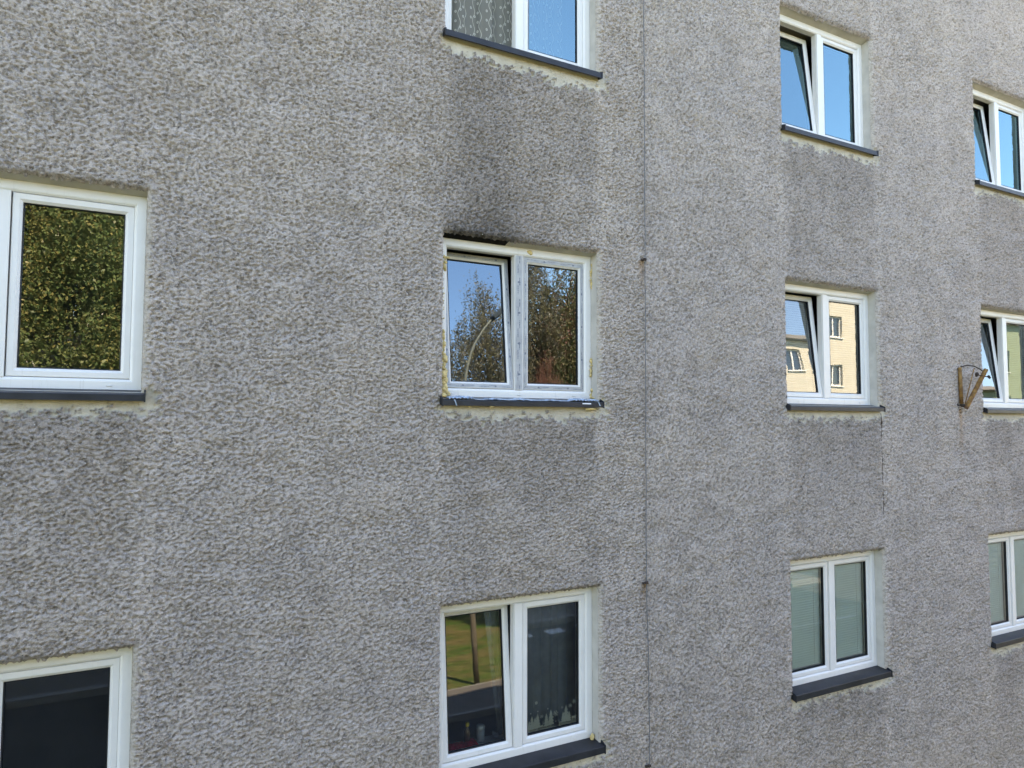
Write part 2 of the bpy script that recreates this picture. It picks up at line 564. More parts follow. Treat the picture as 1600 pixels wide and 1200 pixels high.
def facade_fields(x, z):
    """height, smooth mask and colour tint for points of the facade"""
    smooth = np.zeros_like(x)
    tint = np.ones_like(x)
    warm = np.zeros_like(x)
    amp = np.ones_like(x)
    rg = rag(x, z)
    n2 = bign(x, z)
    for (c, r) in WINS:
        x0, x1, z0, z1 = opening(c, r)
        # cement strip under the sill, torn lower edge
        zl = z0 - 0.088 + 0.024 * rg - 0.02 * n2 - 0.02 * np.abs(rag(x * 2.3, z * 0.4))
        s = sstep(zl - 0.008, zl + 0.008, z) * sstep(z0 + 0.06, z0 + 0.03, z)
        s = s * sstep(x0 - 0.05, x0 - 0.03, x + 0.02 * rg) * sstep(x1 + 0.11, x1 + 0.09, x + 0.02 * rg)
        # small smeared patch beside the sill's right end and along the right jamb
        e = sstep(0.075, 0.045, np.hypot((x - x1 - 0.035) / 1.0, (z - z0 - 0.01) / 1.3) + 0.012 * rg)
        j = sstep(0.035, 0.015, np.abs(x - x1 - 0.004) + 0.008 * rg) * (z > z0) * (z < z1)
        smooth = np.maximum(smooth, np.maximum(s, np.maximum(e, j * 0.3)))
        # weathering: darker render below the sill, pale wash lines at its ends
        inx = sstep(x0 - 0.03, x0 + 0.10, x + 0.02 * n2) * sstep(x1 + 0.02, x1 - 0.10, x + 0.02 * n2)
        down = z0 - z
        dk = inx * (down > 0) * np.exp(-np.clip(down, 0, 9) / (0.75 if r != 'T' else 1.3))
        tint *= 1 - 0.25 * dk
        for xe, wd, st in ((x1 + 0.05, 0.055, 0.09), (x0 - 0.03, 0.05, 0.03)):
            dd = np.where(down > 0, np.exp(-np.clip(down, 0, 9) / 1.5), 0.55 * (z < z1 + 0.6))
            tint *= 1 + st * np.exp(-((x - xe + 0.01 * n2) / wd) ** 2) * dd
        # dark drip edge right above the opening
        tint *= 1 - 0.35 * sstep(x0 - 0.02, x0 + 0.02, x) * sstep(x1 + 0.03, x1 - 0.01, x) * (z > z1) * np.exp(-np.clip(z - z1, 0, 9) / 0.03)
        d = np.maximum(np.maximum(x0 - x, x - x1), np.maximum(z0 - z, z - z1))
        amp = np.minimum(amp, sstep(-0.004, 0.03, d))
    # soot over the burnt window
    up = z - 1.52
    cx = 2.45 - 0.16 * up
    sw = 0.40 + 0.06 * np.clip(up, 0, 3)
    so = (up > -0.02) * np.exp(-(np.abs(x - cx + 0.03 * rg + 0.06 * n2) / sw) ** 2.4) * np.exp(-np.clip(up, 0, 9) / 0.9) * (0.85 + 0.16 * n2 + 0.10 * rg)
    edge = (up > -0.02) * np.exp(-np.clip(up, 0, 9) / 0.07) * sstep(2.0, 2.06, x) * sstep(3.0, 2.5, x)
    tint *= 1 - np.clip(0.60 * so + 0.28 * edge, 0, 0.85)
    tint *= 1 + 0.03 * n2
    # rust washed out below the metal fixings
    for (ax, az, ln) in ((9.02, 0.16, 0.35), (4.0, 1.5, 0.12), (4.01, -1.48, 0.10)):
        warm = np.maximum(warm, np.exp(-((x - ax) / 0.035) ** 2) * (z < az) * np.exp(-np.clip(az - z, 0, 9) / ln))
    h = (0.0035 + sample(HF, x, z)) * (0.25 + 0.75 * amp) * (1 - 0.93 * smooth)
    h = h + 0.0022 * sample(BIG, x, z) * amp
    # finer grain on this part of the facade, coarser towards the left as in the old render
    return h, smooth, tint, warm


def facade_patch(name, xs, zs, parent, holes=True):
    nx, nz = len(xs), len(zs)
    X, Z = np.meshgrid(xs, zs)
    h, sm, tint, warm = facade_fields(X, Z)
    Y = -h
    cxm, czm = 0.5 * (xs[1:] + xs[:-1]), 0.5 * (zs[1:] + zs[:-1])
    CX, CZ = np.meshgrid(cxm, czm)
    keep = np.ones(CX.shape, bool)
    if holes:
        for (c, r) in WINS:
            x0, x1, z0, z1 = opening(c, r)
            keep &= ~((CX > x0) & (CX < x1) & (CZ > z0) & (CZ < z1))
            # roll the arris back into the reveal and make it ragged
            eps = 1e-6
            ez = (Z > z0 - eps) & (Z < z1 + eps)
            ex = (X > x0 - eps) & (X < x1 + eps)
            rg = np.abs(rag(X * 1.7 + 3, Z * 1.7 + 5)) * 0.0055
            L_ = ez & (np.abs(X - x0) < eps)
            R_ = ez & (np.abs(X - x1) < eps)
            T_ = ex & (np.abs(Z - z1) < eps)
            B_ = ex & (np.abs(Z - z0) < eps)
            Y[L_ | R_ | T_ | B_] = 0.012
            X[L_] += rg[L_]
            X[R_] -= rg[R_] * 0.4
            Z[T_] -= rg[T_] * 1.5
    V = np.stack([X, Y, Z], -1).reshape(-1, 3)
    jj, ii = np.nonzero(keep)
    a = jj * nx + ii
    Q = np.stack([a, a + 1, a + nx + 1, a + nx], -1)
    o = np_mesh(name, V, Q, M['rough'], parent, smooth=True)
    me = o.data
    g = 0.392 * tint
    w = np.clip(warm, 0, 1)
    colr = np.stack([g * 1.115 * (1 - 0.25 * w), g * 0.952 * (1 - 0.45 * w), g * 0.84 * (1 - 0.65 * w), np.ones_like(g)], -1)
    ca = me.attributes.new('tint', 'FLOAT_COLOR', 'POINT')
    ca.data.foreach_set('color', colr.astype(np.float32).ravel())
    sa = me.attributes.new('smooth_plaster', 'FLOAT', 'POINT')
    sa.data.foreach_set('value', sm.astype(np.float32).ravel())
    return o


def lines(a, b, step, brk):
    """coordinates from a to b about `step` apart that pass through every break"""
    pts = sorted({a, b} | {q for q in brk if a < q < b})
    out = []
    for p, q in zip(pts[:-1], pts[1:]):
        st = step(0.5 * (p + q)) if callable(step) else step
        if callable(step) and q - p > 0.6:
            n0 = max(1, int(round((q - p) / 0.3)))
            cut = np.linspace(p, q, n0 + 1)
            for u, v in zip(cut[:-1], cut[1:]):
                n = max(1, int(round((v - u) / step(0.5 * (u + v)))))
                out += list(np.linspace(u, v, n + 1)[:-1])
            continue
        n = max(1, int(round((q - p) / st)))
        out += list(np.linspace(p, q, n + 1)[:-1])
    return np.array(out + [b])


xb = [v for c in COLX for v in (COLX[c][0], COLX[c][0] + COLX[c][1])]
zb = [v for r in ROWZ for v in (ROWZ[r][3] + 0.01, ROWZ[r][0])]
ROOF = 7.3
house = empty('apartment_building', (0, 0, GZ), 'grey roughcast apartment block with white double windows and dark metal sills', 'building')


def in_house(o):
    """geometry is written in facade coordinates; the house's Empty stands on the ground"""
    o.location = (0, 0, -GZ)
    return o


SX = 4.02
zA = lines(-3.25, 4.15, 0.0080, zb)
in_house(facade_patch('wall', lines(-1.25, SX, 0.0090, xb), zA, house))
stepB = lambda x: 0.0092 + (x - SX) * 0.0017
in_house(facade_patch('wall', lines(SX, 11.2, stepB, xb), lines(GZ, 6.3, 0.0130, zb), house))
cs = 0.08
for (a, b, c, d) in ((-8, -1.25, GZ, -3.25), (-1.25, SX, GZ, -3.25), (-8, -1.25, 4.15, ROOF), (-1.25, SX, 4.15, ROOF),
                     (-8, -1.25, -3.25, 4.15), (SX, 11.2, 6.3, ROOF), (11.2, 17, GZ, ROOF)):
    in_house(facade_patch('wall', lines(a, b, cs, xb), lines(c, d, cs, zb), house))

# body of the block: end walls, back wall, roof with a parapet edge
HX0, HX1, HY1 = -8.0, 17.0, 11.0
mb = MB()
mb.box(HX0, HX0 + 0.3, 0.02, HY1, GZ, ROOF)
mb.box(HX1 - 0.3, HX1, 0.02, HY1, GZ, ROOF)
mb.box(HX0 + 0.3, HX1 - 0.3, HY1 - 0.3, HY1, GZ, ROOF)
in_house(mb.build('side_wall', mottled('side_wall_render', (0.29, 0.28, 0.265), 0.1, 5, 0.95, 0.1, 0, 0.006, 60), house))
mb = MB()
mb.box(HX0 - 0.15, HX1 + 0.15, -0.18, HY1 + 0.15, ROOF, ROOF + 0.12)
in_house(mb.build('roof', mottled('roof_sheet', (0.12, 0.12, 0.125), 0.1, 3, 0.6, 0.3), house))


# ------------------------------------------------------------------ windows
def bar_uv(me, o):
    """UV for tape print: u = metres along the member, v = 0..1 across it (rings of mitred members)"""
    uvl = me.uv_layers.new(name='UVMap')
    return uvl


def film_member(mb_list, x0, x1, z0, z1, w, y, vertical):
    pass


def film_ring(name, x0, x1, z0, z1, w, y, Mx, parent):
    """four flat mitred strips of printed tape with running UVs"""
    V, F, UV = [], [], []
    o = [(x0, z0), (x1, z0), (x1, z1), (x0, z1)]
    i = [(x0 + w, z0 + w), (x1 - w, z0 + w), (x1 - w, z1 - w), (x0 + w, z1 - w)]
    for k in range(4):
        a, b, c, d = o[k], o[(k + 1) % 4], i[(k + 1) % 4], i[k]
        L = math.dist(a, b)
        n = len(V)
        V += [Mx @ Vector((p[0], y, p[1])) for p in (a, b, c, d)]
        F.append((n, n + 1, n + 2, n + 3))
        UV += [(0 + k * 1.37, 0), (L + k * 1.37, 0), (L - w + k * 1.37, 1), (w + k * 1.37, 1)]
    ob = new_mesh(name, V, F, M['film'], parent)
    uvl = ob.data.uv_layers.new(name='UVMap')
    for k, u in enumerate(UV):
        uvl.data[k].uv = u
    return ob


def tilt_matrix(z_hinge, y_hinge, ang):
    return (Matrix.Translation((0, y_hinge, z_hinge)) @ Matrix.Rotation(-ang, 4, 'X') @ Matrix.Translation((0, -y_hinge, -z_hinge)))


def swing_matrix(xh, yh, ang):
    return (Matrix.Translation((xh, yh, 0)) @ Matrix.Rotation(ang, 4, 'Z') @ Matrix.Translation((-xh, -yh, 0)))


SASH_W = 0.056


def build_sash(win, x0, x1, z0, z1, Mx, film=False, new=None):
    ys = YF + 0.012
    s = MB()
    s.ring(x0, x1, z0, z1, [(0.0, ys + 0.062), (0.0, ys + 0.003), (0.004, ys), (SASH_W - 0.020, ys), (SASH_W - 0.016, ys + 0.003),
                            (SASH_W - 0.003, ys + 0.013), (SASH_W, ys + 0.018), (SASH_W, ys + 0.062), (0.0, ys + 0.062)])
    s.xform(Mx)
    in_house(s.build('sash', M['pvc'], win))
    # fine mitre lines in the corners
    if film:
        in_house(film_ring('protective_tape', x0 + 0.004, x1 - 0.004, z0 + 0.004, z1 - 0.004, SASH_W - 0.022, ys - 0.0012, Mx, win))
    g = MB()
    g.ring(x0, x1, z0, z1, [(SASH_W - 0.001, ys + 0.012), (SASH_W + 0.005, ys + 0.016), (SASH_W + 0.005, ys + 0.026), (SASH_W - 0.001, ys + 0.026)])
    # spacer bar between the panes
    g.ring(x0, x1, z0, z1, [(SASH_W - 0.001, ys + 0.030), (SASH_W + 0.007, ys + 0.030), (SASH_W + 0.007, ys + 0.040), (SASH_W - 0.001, ys + 0.040)])
    g.xform(Mx)
    in_house(g.build('gasket', M['gasket'], win))
    for nm, y, mt in (('pane', ys + 0.027, new or M['glass']), ('pane', ys + 0.043, M['glass_in'])):
        p = MB()
        i = SASH_W - 0.002
        p.add([(x0 + i, y, z0 + i), (x1 - i, y, z0 + i), (x1 - i, y, z1 - i), (x0 + i, y, z1 - i)], [(0, 1, 2, 3)])
        p.xform(Mx)
        in_house(p.build(nm, mt, win))
    return x0 + SASH_W, x1 - SASH_W, z0 + SASH_W, z1 - SASH_W


def build_window(c, r, label, tilt=0.0, swing=0.0, post=0.085, film=False, soot=False, new=None, room=None):
    x0, x1, zo0, zo1 = opening(c, r)
    _, fb, ft, sb, st = ROWZ[r]
    win = empty('window', ((x0 + x1) / 2, 0, 0), label, None, None, house)
    # children are written in facade coordinates, so the window's Empty stays at the house origin
    win.location = (0, 0, 0)
    w = 0.072
    fr = MB()
    fr.ring(x0 + 0.003, x1 - 0.003, fb, ft, [(0.0, YF + 0.075), (0.0, YF + 0.003), (0.003, YF), (w - 0.018, YF), (w - 0.012, YF + 0.002), (w, YF + 0.012), (w, YF + 0.075), (0.0, YF + 0.075)])
    in_house(fr.build('frame', M['pvc'], win))
    xm = (x0 + x1) / 2
    p = post / 2
    po = MB()
    # central post between the two casements, with rebated edges
    po.box(xm - p + 0.006, xm + p - 0.004, YF + 0.001, YF + 0.070, fb + w - 0.002, ft - w + 0.002)
    po.box(xm - p, xm - p + 0.006, YF + 0.012, YF + 0.070, fb + w - 0.002, ft - w + 0.002)
    in_house(po.build('centre_post', M['pvc'], win))
    if film:
        V = [(xm - p + 0.008, YF - 0.0004, fb + w), (xm + p - 0.010, YF - 0.0004, fb + w), (xm + p - 0.010, YF - 0.0004, ft - w), (xm - p + 0.008, YF - 0.0004, ft - w)]
        ob = new_mesh('protective_tape', V, [(0, 1, 2, 3)], M['film'], win)
        uvl = ob.data.uv_layers.new(name='UVMap')
        for k, u in enumerate([(0, 0), (0, 1), (ft - fb, 1), (ft - fb, 0)]):
            uvl.data[k].uv = u
        in_house(ob)
    zi0, zi1 = fb + w, ft - w
    I4 = Matrix.Identity(4)
    Mt = I4
    if tilt:
        Mt = tilt_matrix(zi0, YF + 0.03, tilt)
    elif swing:
        Mt = swing_matrix(x0 + w, YF + 0.06, swing)
    g = 0.0035
    s1 = build_sash(win, x0 + w + g, xm - p - g, zi0 + g, zi1 - g, Mt, film, new)
    s2 = build_sash(win, xm + p + g, x1 - w - g, zi0 + g, zi1 - g, I4, film, new)
    # rebate seal seen in the gap
    # drain caps on the frame's bottom member
    for xc in ((x0 + 0.30, x1 - 0.19) if not film else (x0 + 0.12, xm, x1 - 0.19)):
        dc = MB()
        dc.box(xc - 0.016, xc + 0.016, YF - 0.005, YF + 0.001, fb + 0.024, fb + 0.034, 0.002)
        in_house(dc.build('drain_cap', M['pvc'], win))
    # outer sill: folded sheet with a front lip and upstands at both ends
    sl = MB()
    th = 0.0025
    a, b = x0 - 0.013, x1 + 0.016
    yF = -0.060
    sl.add([(a, YF, fb + 0.002), (b, YF, fb + 0.002), (b, yF, st), (a, yF, st), (b, yF - 0.002, st - 0.004), (a, yF - 0.002, st - 0.004),
            (b, yF - 0.002, sb), (a, yF - 0.002, sb), (b, yF + 0.010, sb), (a, yF + 0.010, sb), (b, yF + 0.010, st - 0.012), (a, yF + 0.010, st - 0.012),
            (b, YF, fb - 0.012), (a, YF, fb - 0.012)],
           [(0, 3, 2, 1), (3, 5, 4, 2), (5, 7, 6, 4), (7, 9, 8, 6), (9, 11, 10, 8), (11, 13, 12, 10)])
    in_house(sl.build('sill', M['sill'], win))
    for xe, sgn in ((a, -1), (b, 1)):
        e0, e1 = (xe - 0.009, xe + 0.001) if sgn < 0 else (xe - 0.001, xe + 0.009)
        V = []
        for xx in (e0, e1):
            V += [(xx, yF - 0.007, sb - 0.006), (xx, 0.0, sb + 0.012), (xx, YF - 0.012, fb - 0.010), (xx, YF - 0.012, fb + 0.014), (xx, -0.012, (st + fb) / 2 + 0.018), (xx, yF - 0.007, st + 0.007)]
        F = [tuple(range(5, -1, -1)), tuple(range(6, 12))] + [(k, (k + 1) % 6, 6 + (k + 1) % 6, 6 + k) for k in range(6)]
        ec = MB()
        ec.add(V, F)
        in_house(ec.build('sill_end_cap', M['sill'], win))
    # inner window board
    ib = MB()
    ib.box(x0 - 0.05, x1 + 0.05, YF + 0.080, YF + 0.36, fb + 0.012, fb + 0.042, 0.004)
    in_house(ib.build('window_board', M['board'], win))
    # plastered reveal between facade and frame
    rv = MB()
    n = 28
    def wob(k):
        return 0.0025 * math.sin(k * 1.7 + c * 3 + zo1) + 0.0018 * math.sin(k * 4.1 + c)
    V, F = [], []
    def strip(P):                      # P: list of (outer point, inner point)
        o = len(rv.V)
        VV = []
        for q, s_ in P:
            VV += [q, s_]
        rv.add(VV, [(2 * k, 2 * k + 1, 2 * k + 3, 2 * k + 2) for k in range(len(P) - 1)])
    zs = np.linspace(zo0 - 0.02, zo1, n)
    strip([((x1 + 0.004 + wob(k), 0.006, z), (x1 - 0.002, YF + 0.004, z)) for k, z in enumerate(zs)])
    in_house(rv.build('reveal', M['plaster'], win, smooth=True))
    rv = MB()
    strip([((x0 - 0.004 - wob(k), 0.006, z), (x0 + 0.002, YF + 0.004, z)) for k, z in enumerate(zs)])
    in_house(rv.build('reveal', M['plaster'], win, smooth=True))
    rv = MB()
    xs = np.linspace(x0 - 0.006, x1 + 0.006, n)
    strip([((x, 0.006, zo1 + 0.003 + wob(k)), (x, YF + 0.004, ft - 0.001)) for k, x in enumerate(xs)])
    if soot:
        rv.M = [1 if xs[k] < x0 + 0.62 + 0.10 * math.sin(k) else 0 for k in range(len(rv.M))]
    in_house(rv.build('lintel_soffit', [M['plaster'], M['soot_plaster']], win, smooth=True))
    # masonry under the sill so that nothing is hollow behind the sheet
    fl = MB()
    fl.box(x0 - 0.01, x1 + 0.01, 0.004, YF + 0.16, fb - 0.09, fb - 0.014)
    in_house(fl.build('brick_bed', M['plaster'], win))
    # the room behind
    rm = MB()
    rm.ring(x0 + 0.003, x1 - 0.003, fb, ft, [(0.0, YF + 0.072), (-0.002, 0.42), (-0.9, 0.42), (-0.9, 3.6), (0.68, 3.6)])
    in_house(rm.build('room', room or M['room'], win))
    return win, s1, s2, Mt


T6 = R(6.2)
W = {}
W[1, 'M'] = build_window(1, 'M', 'wide white window at the left edge reflecting a green birch tree', post=0.075, new=M['glass_left'])
W[1, 'B'] = build_window(1, 'B', 'white window with almost black glass in the lower left corner', post=0.075)
W[2, 'T'] = build_window(2, 'T', 'white window with patterned net curtain and its left sash swung open', swing=R(80), new=M['glass_sky'])
W[2, 'M'] = build_window(2, 'M', 'newly fitted window with printed tape, yellow foam and a tilted left sash', tilt=T6, film=True, soot=True, new=M['glass_new'])
W[2, 'B'] = build_window(2, 'B', 'white window with winter stickers in the corners of its right pane', tilt=R(5.2), new=M['glass_lower'])
W[3, 'T'] = build_window(3, 'T', 'white window full of blue sky, tilted sash, top of the third column', tilt=T6, new=M['glass_sky'])
W[3, 'M'] = build_window(3, 'M', 'white window reflecting a yellow house, its left sash tilted in', tilt=T6, new=M['glass_coated'])
W[3, 'B'] = build_window(3, 'B', 'closed white window with two lowered blinds and a deep dark sill', post=0.07)
W[4, 'T'] = build_window(4, 'T', 'white window cut by the top right edge of the photo, left sash tilted', tilt=T6, new=M['glass_sky'])
W[4, 'M'] = build_window(4, 'M', 'white window beside the rusty flag holder reflecting a green house', tilt=T6, new=M['glass_coated'])
W[4, 'B'] = build_window(4, 'B', 'closed white window with lowered blinds at the right edge, lowest of its column', post=0.07)


# ------------------------------------------------------------------ foam, film and labels on the new window
win = W[2, 'M'][0]
x0, x1, zo0, zo1 = opening(2, 'M')
fm = MB()
rs = random.Random(4)
def foam_line(x, y, za, zb_, r, step=0.016, wander=0.008):
    z = za
    k = 0
    while z < zb_:
        rr = r * rs.uniform(0.55, 1.35)
        fm.blob((x + rs.uniform(-wander, wander), y + rs.uniform(-0.006, 0.006), z), (rr, rr * 0.7, rr * rs.uniform(0.9, 1.5)), seed=rs.randint(0, 9999), sub=2, rough=0.5)
        z += step * rs.uniform(0.7, 1.4)
foam_line(x0 + 0.054, YF - 0.004, 0.20, 0.56, 0.022, wander=0.008)
foam_line(x0 + 0.046, YF - 0.002, 0.56, 0.74, 0.012)
foam_line(x0 + 0.046, YF + 0.0, 0.74, 1.22, 0.0045, 0.02, 0.003)
foam_line(x0 + 0.050, YF - 0.004, 1.24, 1.36, 0.012)
fm.blob((x0 + 0.075, YF - 0.004, 1.345), (0.022, 0.008, 0.010), 3)
fm.blob((x0 + 0.08, YF - 0.006, 0.225), (0.030, 0.014, 0.026), 5)
fm.blob((x0 + 0.015, -0.012, 0.205), (0.018, 0.014, 0.016), 8)
foam_line(x1 - 0.004, YF - 0.010, 1.23, 1.44, 0.010)
foam_line(x1 - 0.010, YF - 0.010, 0.42, 0.58, 0.012)
foam_line(x1 - 0.004, YF - 0.008, 0.20, 0.30, 0.010)
fm.blob((2.88, YF - 0.002, 1.475), (0.028, 0.006, 0.016), 6)
for k in range(12):
    fm.blob((x1 - 0.005 + k * 0.004, YF - 0.02 - k * 0.007, 0.215 - k * 0.002), (0.012, 0.010, 0.007), 60 + k)
fm.blob((x1 - 0.09, -0.03, 0.108), (0.05, 0.02, 0.010), 17, rough=0.6)
fm.blob((x0 + 0.42, -0.045, 0.118), (0.022, 0.012, 0.006), 18, rough=0.6)
fm.blob((x0 + 0.22, -0.045, 0.118), (0.012, 0.010, 0.004), 19, rough=0.6)
in_house(fm.build('mounting_foam', M['foam'], win, smooth=True))
# torn protective film lying crumpled on the new sill
cr = MB()
nx_, ny_ = 150, 7
rs = np.random.default_rng(3)
V = []
for j in range(ny_):
    for i in range(nx_):
        u, v = i / (nx_ - 1), j / (ny_ - 1)
        x = x0 + 0.04 + u * (x1 - x0 - 0.06)
        y = -0.057 + v * 0.115 * (0.62 + 0.30 * math.sin(u * 9) * math.sin(u * 23))
        zsl = 0.166 + (0.199 - 0.166) * (y + 0.06) / 0.16
        crum = 0.004 + 0.006 * abs(math.sin(u * 61 + v * 3) * math.sin(u * 17)) + rs.uniform(0, 0.003)
        if u < 0.16 or u > 0.80:
            crum += 0.012 * abs(math.sin(u * 140 + v * 5))
        V.append((x, y, zsl + crum))
F = [(j * nx_ + i, j * nx_ + i + 1, (j + 1) * nx_ + i + 1, (j + 1) * nx_ + i) for j in range(ny_ - 1) for i in range(nx_ - 1)]
cr.add(V, F)
for (xa, l) in ((x0 + 0.075, 0.05), (x1 - 0.045, 0.035)):
    V = [(xa + 0.0, -0.064, 0.172), (xa + 0.012, -0.066, 0.172), (xa + 0.03, -0.067, 0.17 - l), (xa + 0.020, -0.066, 0.172 - l)]
    cr.add(V, [(0, 1, 2, 3)])
in_house(cr.build('torn_film', M['plastic_sheet'], win))
lb = MB()
lb.box(x1 - 0.205, x1 - 0.115, -0.0640, -0.0625, 0.150, 0.160)
in_house(lb.build('paper_label', M['label'], win))
# lump of foam left on the lower sill
win = W[2, 'B'][0]
_, xb1, _, _ = opening(2, 'B')
fb_ = MB()
fb_.blob((xb1 - 0.03, YF - 0.035, -2.775), (0.020, 0.018, 0.036), 33, rough=0.4)
in_house(fb_.build('mounting_foam', M['foam'], win, smooth=True))

# ------------------------------------------------------------------ curtains and blinds
def curtain(name, label, x0, x1, z0, z1, y, folds, amp, mat, seed, slack=1.25, edge=None):
    nx_, nz_ = 220, 14
    rs = np.random.default_rng(seed)
    ph = rs.uniform(0, 6.28, 4)
    V, UV = [], []
    run = 0.0
    px = None
    for i in range(nx_ + 1):
        u = i / nx_
        yy = amp * (math.sin(u * folds * 6.283 + ph[0]) + 0.5 * math.sin(u * folds * 2.3 * 6.283 + ph[1]) + 0.3 * math.sin(u * folds * 0.6 * 6.283 + ph[2]))
        xx = x0 + (x1 - x0) * u + amp * 0.7 * math.sin(u * folds * 6.283 * 2 + ph[3])
        if px is not None:
            run += math.hypot(xx - px[0], yy - px[1]) * slack
        px = (xx, yy)
        for j in range(nz_ + 1):
            v = j / nz_
            xe = xx
            if edge:
                xe = xx + edge(u, v)
            V.append((xe, y + yy * (0.8 + 0.3 * (1 - v)), z0 + (z1 - z0) * v))
            UV.append((run, (z1 - z0) * v))
    F = [(i * (nz_ + 1) + j, (i + 1) * (nz_ + 1) + j, (i + 1) * (nz_ + 1) + j + 1, i * (nz_ + 1) + j + 1) for i in range(nx_) for j in range(nz_)]
    o = new_mesh(name, V, F, mat, None, True)
    uvl = o.data.uv_layers.new(name='UVMap')
    for p in o.data.polygons:
        for li in p.loop_indices:
            uvl.data[li].uv = UV[o.data.loops[li].vertex_index]
    tag(o, label, 'curtain')
    return o


a0, a1, _, _ = opening(2, 'T')
curtain('net_curtain', 'net curtain with woven rings and wavy lines in the topmost middle window', a0 + 0.02, a1 - 0.22, 3.245, 4.52, 0.24, 5.2, 0.014, M['net'], 5)
b0, b1, _, _ = opening(2, 'B')
curtain('dark_curtain', 'grey curtain behind the stickered right pane of the lower middle window', b0 + 0.78, b1 - 0.05, -2.70, -1.50, 0.30, 4.0, 0.010, M['greycloth'], 8)
curtain('parted_curtain', 'dark curtain gathered to a slant behind the tilted sash with red cloth', b0 + 0.52, b0 + 0.78, -2.70, -1.50, 0.33, 1.6, 0.012, M['greycloth'], 9,
        edge=lambda u, v: (1 - v) * (0.16 * (1 - u)))


def blind(label, s, Mx, mat, pitch=0.026, width=0.98):
    """lowered venetian blind hanging just inside one casement"""
    xa, xb_, za, zb_ = s
    o = empty('venetian_blind', (0, 0, 0), label, 'blind', 'venetian blinds behind the right-hand windows')
    y = YF + 0.084
    sl = MB()
    z = zb_ - 0.02
    half = pitch * 0.52
    while z > za + 0.012:
        sl.add([(xa - 0.004, y + 0.007, z + half), (xb_ + 0.004, y + 0.007, z + half), (xb_ + 0.004, y - 0.001, z), (xa - 0.004, y - 0.001, z),
                (xb_ + 0.004, y - 0.005, z - half), (xa - 0.004, y - 0.005, z - half)], [(0, 3, 2, 1), (3, 5, 4, 2)])
        z -= pitch
    sl.xform(Mx)
    q = sl.build('slats', mat, o)
    q['kind'] = 'stuff'
    hr = MB()
    hr.box(xa - 0.004, xb_ + 0.004, y - 0.012, y + 0.012, zb_ - 0.012, zb_ + 0.012, 0.003)
    hr.xform(Mx)
    hr.build('head_rail', M['pvc'], o)
    br_ = MB()
    br_.box(xa - 0.004, xb_ + 0.004, y - 0.008, y + 0.008, za, za + 0.012, 0.003)
    br_.xform(Mx)
    br_.build('bottom_rail', M['pvc'], o)
    cd = MB()
    for xx in (xa + 0.08, xb_ - 0.10):
        cd.tube([(xx, y - 0.008, za), (xx, y - 0.008, zb_)], 0.0012, 5)
    cd.xform(Mx)
    cd.build('cord', M['pvc'], o)
    return o


I4 = Matrix.Identity(4)
blind('lowered blind in the left casement of the closed window above the deep sill', W[3, 'B'][1], I4, M['slat'])
blind('lowered blind in the right casement of the closed window above the deep sill', W[3, 'B'][2], I4, M['slat'])
blind('pale blind tilted with the left sash of the window reflecting a yellow house', W[3, 'M'][1], W[3, 'M'][3], M['slat_cream'])
blind('pale blind in the fixed right sash of the window reflecting a yellow house', W[3, 'M'][2], I4, M['slat_cream'])
blind('lowered blind in the left casement of the lowest window at the right edge', W[4, 'B'][1], I4, M['slat'])
blind('lowered blind in the right casement of the lowest window at the right edge', W[4, 'B'][2], I4, M['slat'])
blind('lowered blind in the right sash of the window reflecting a green house', W[4, 'M'][2], I4, M['slat'])

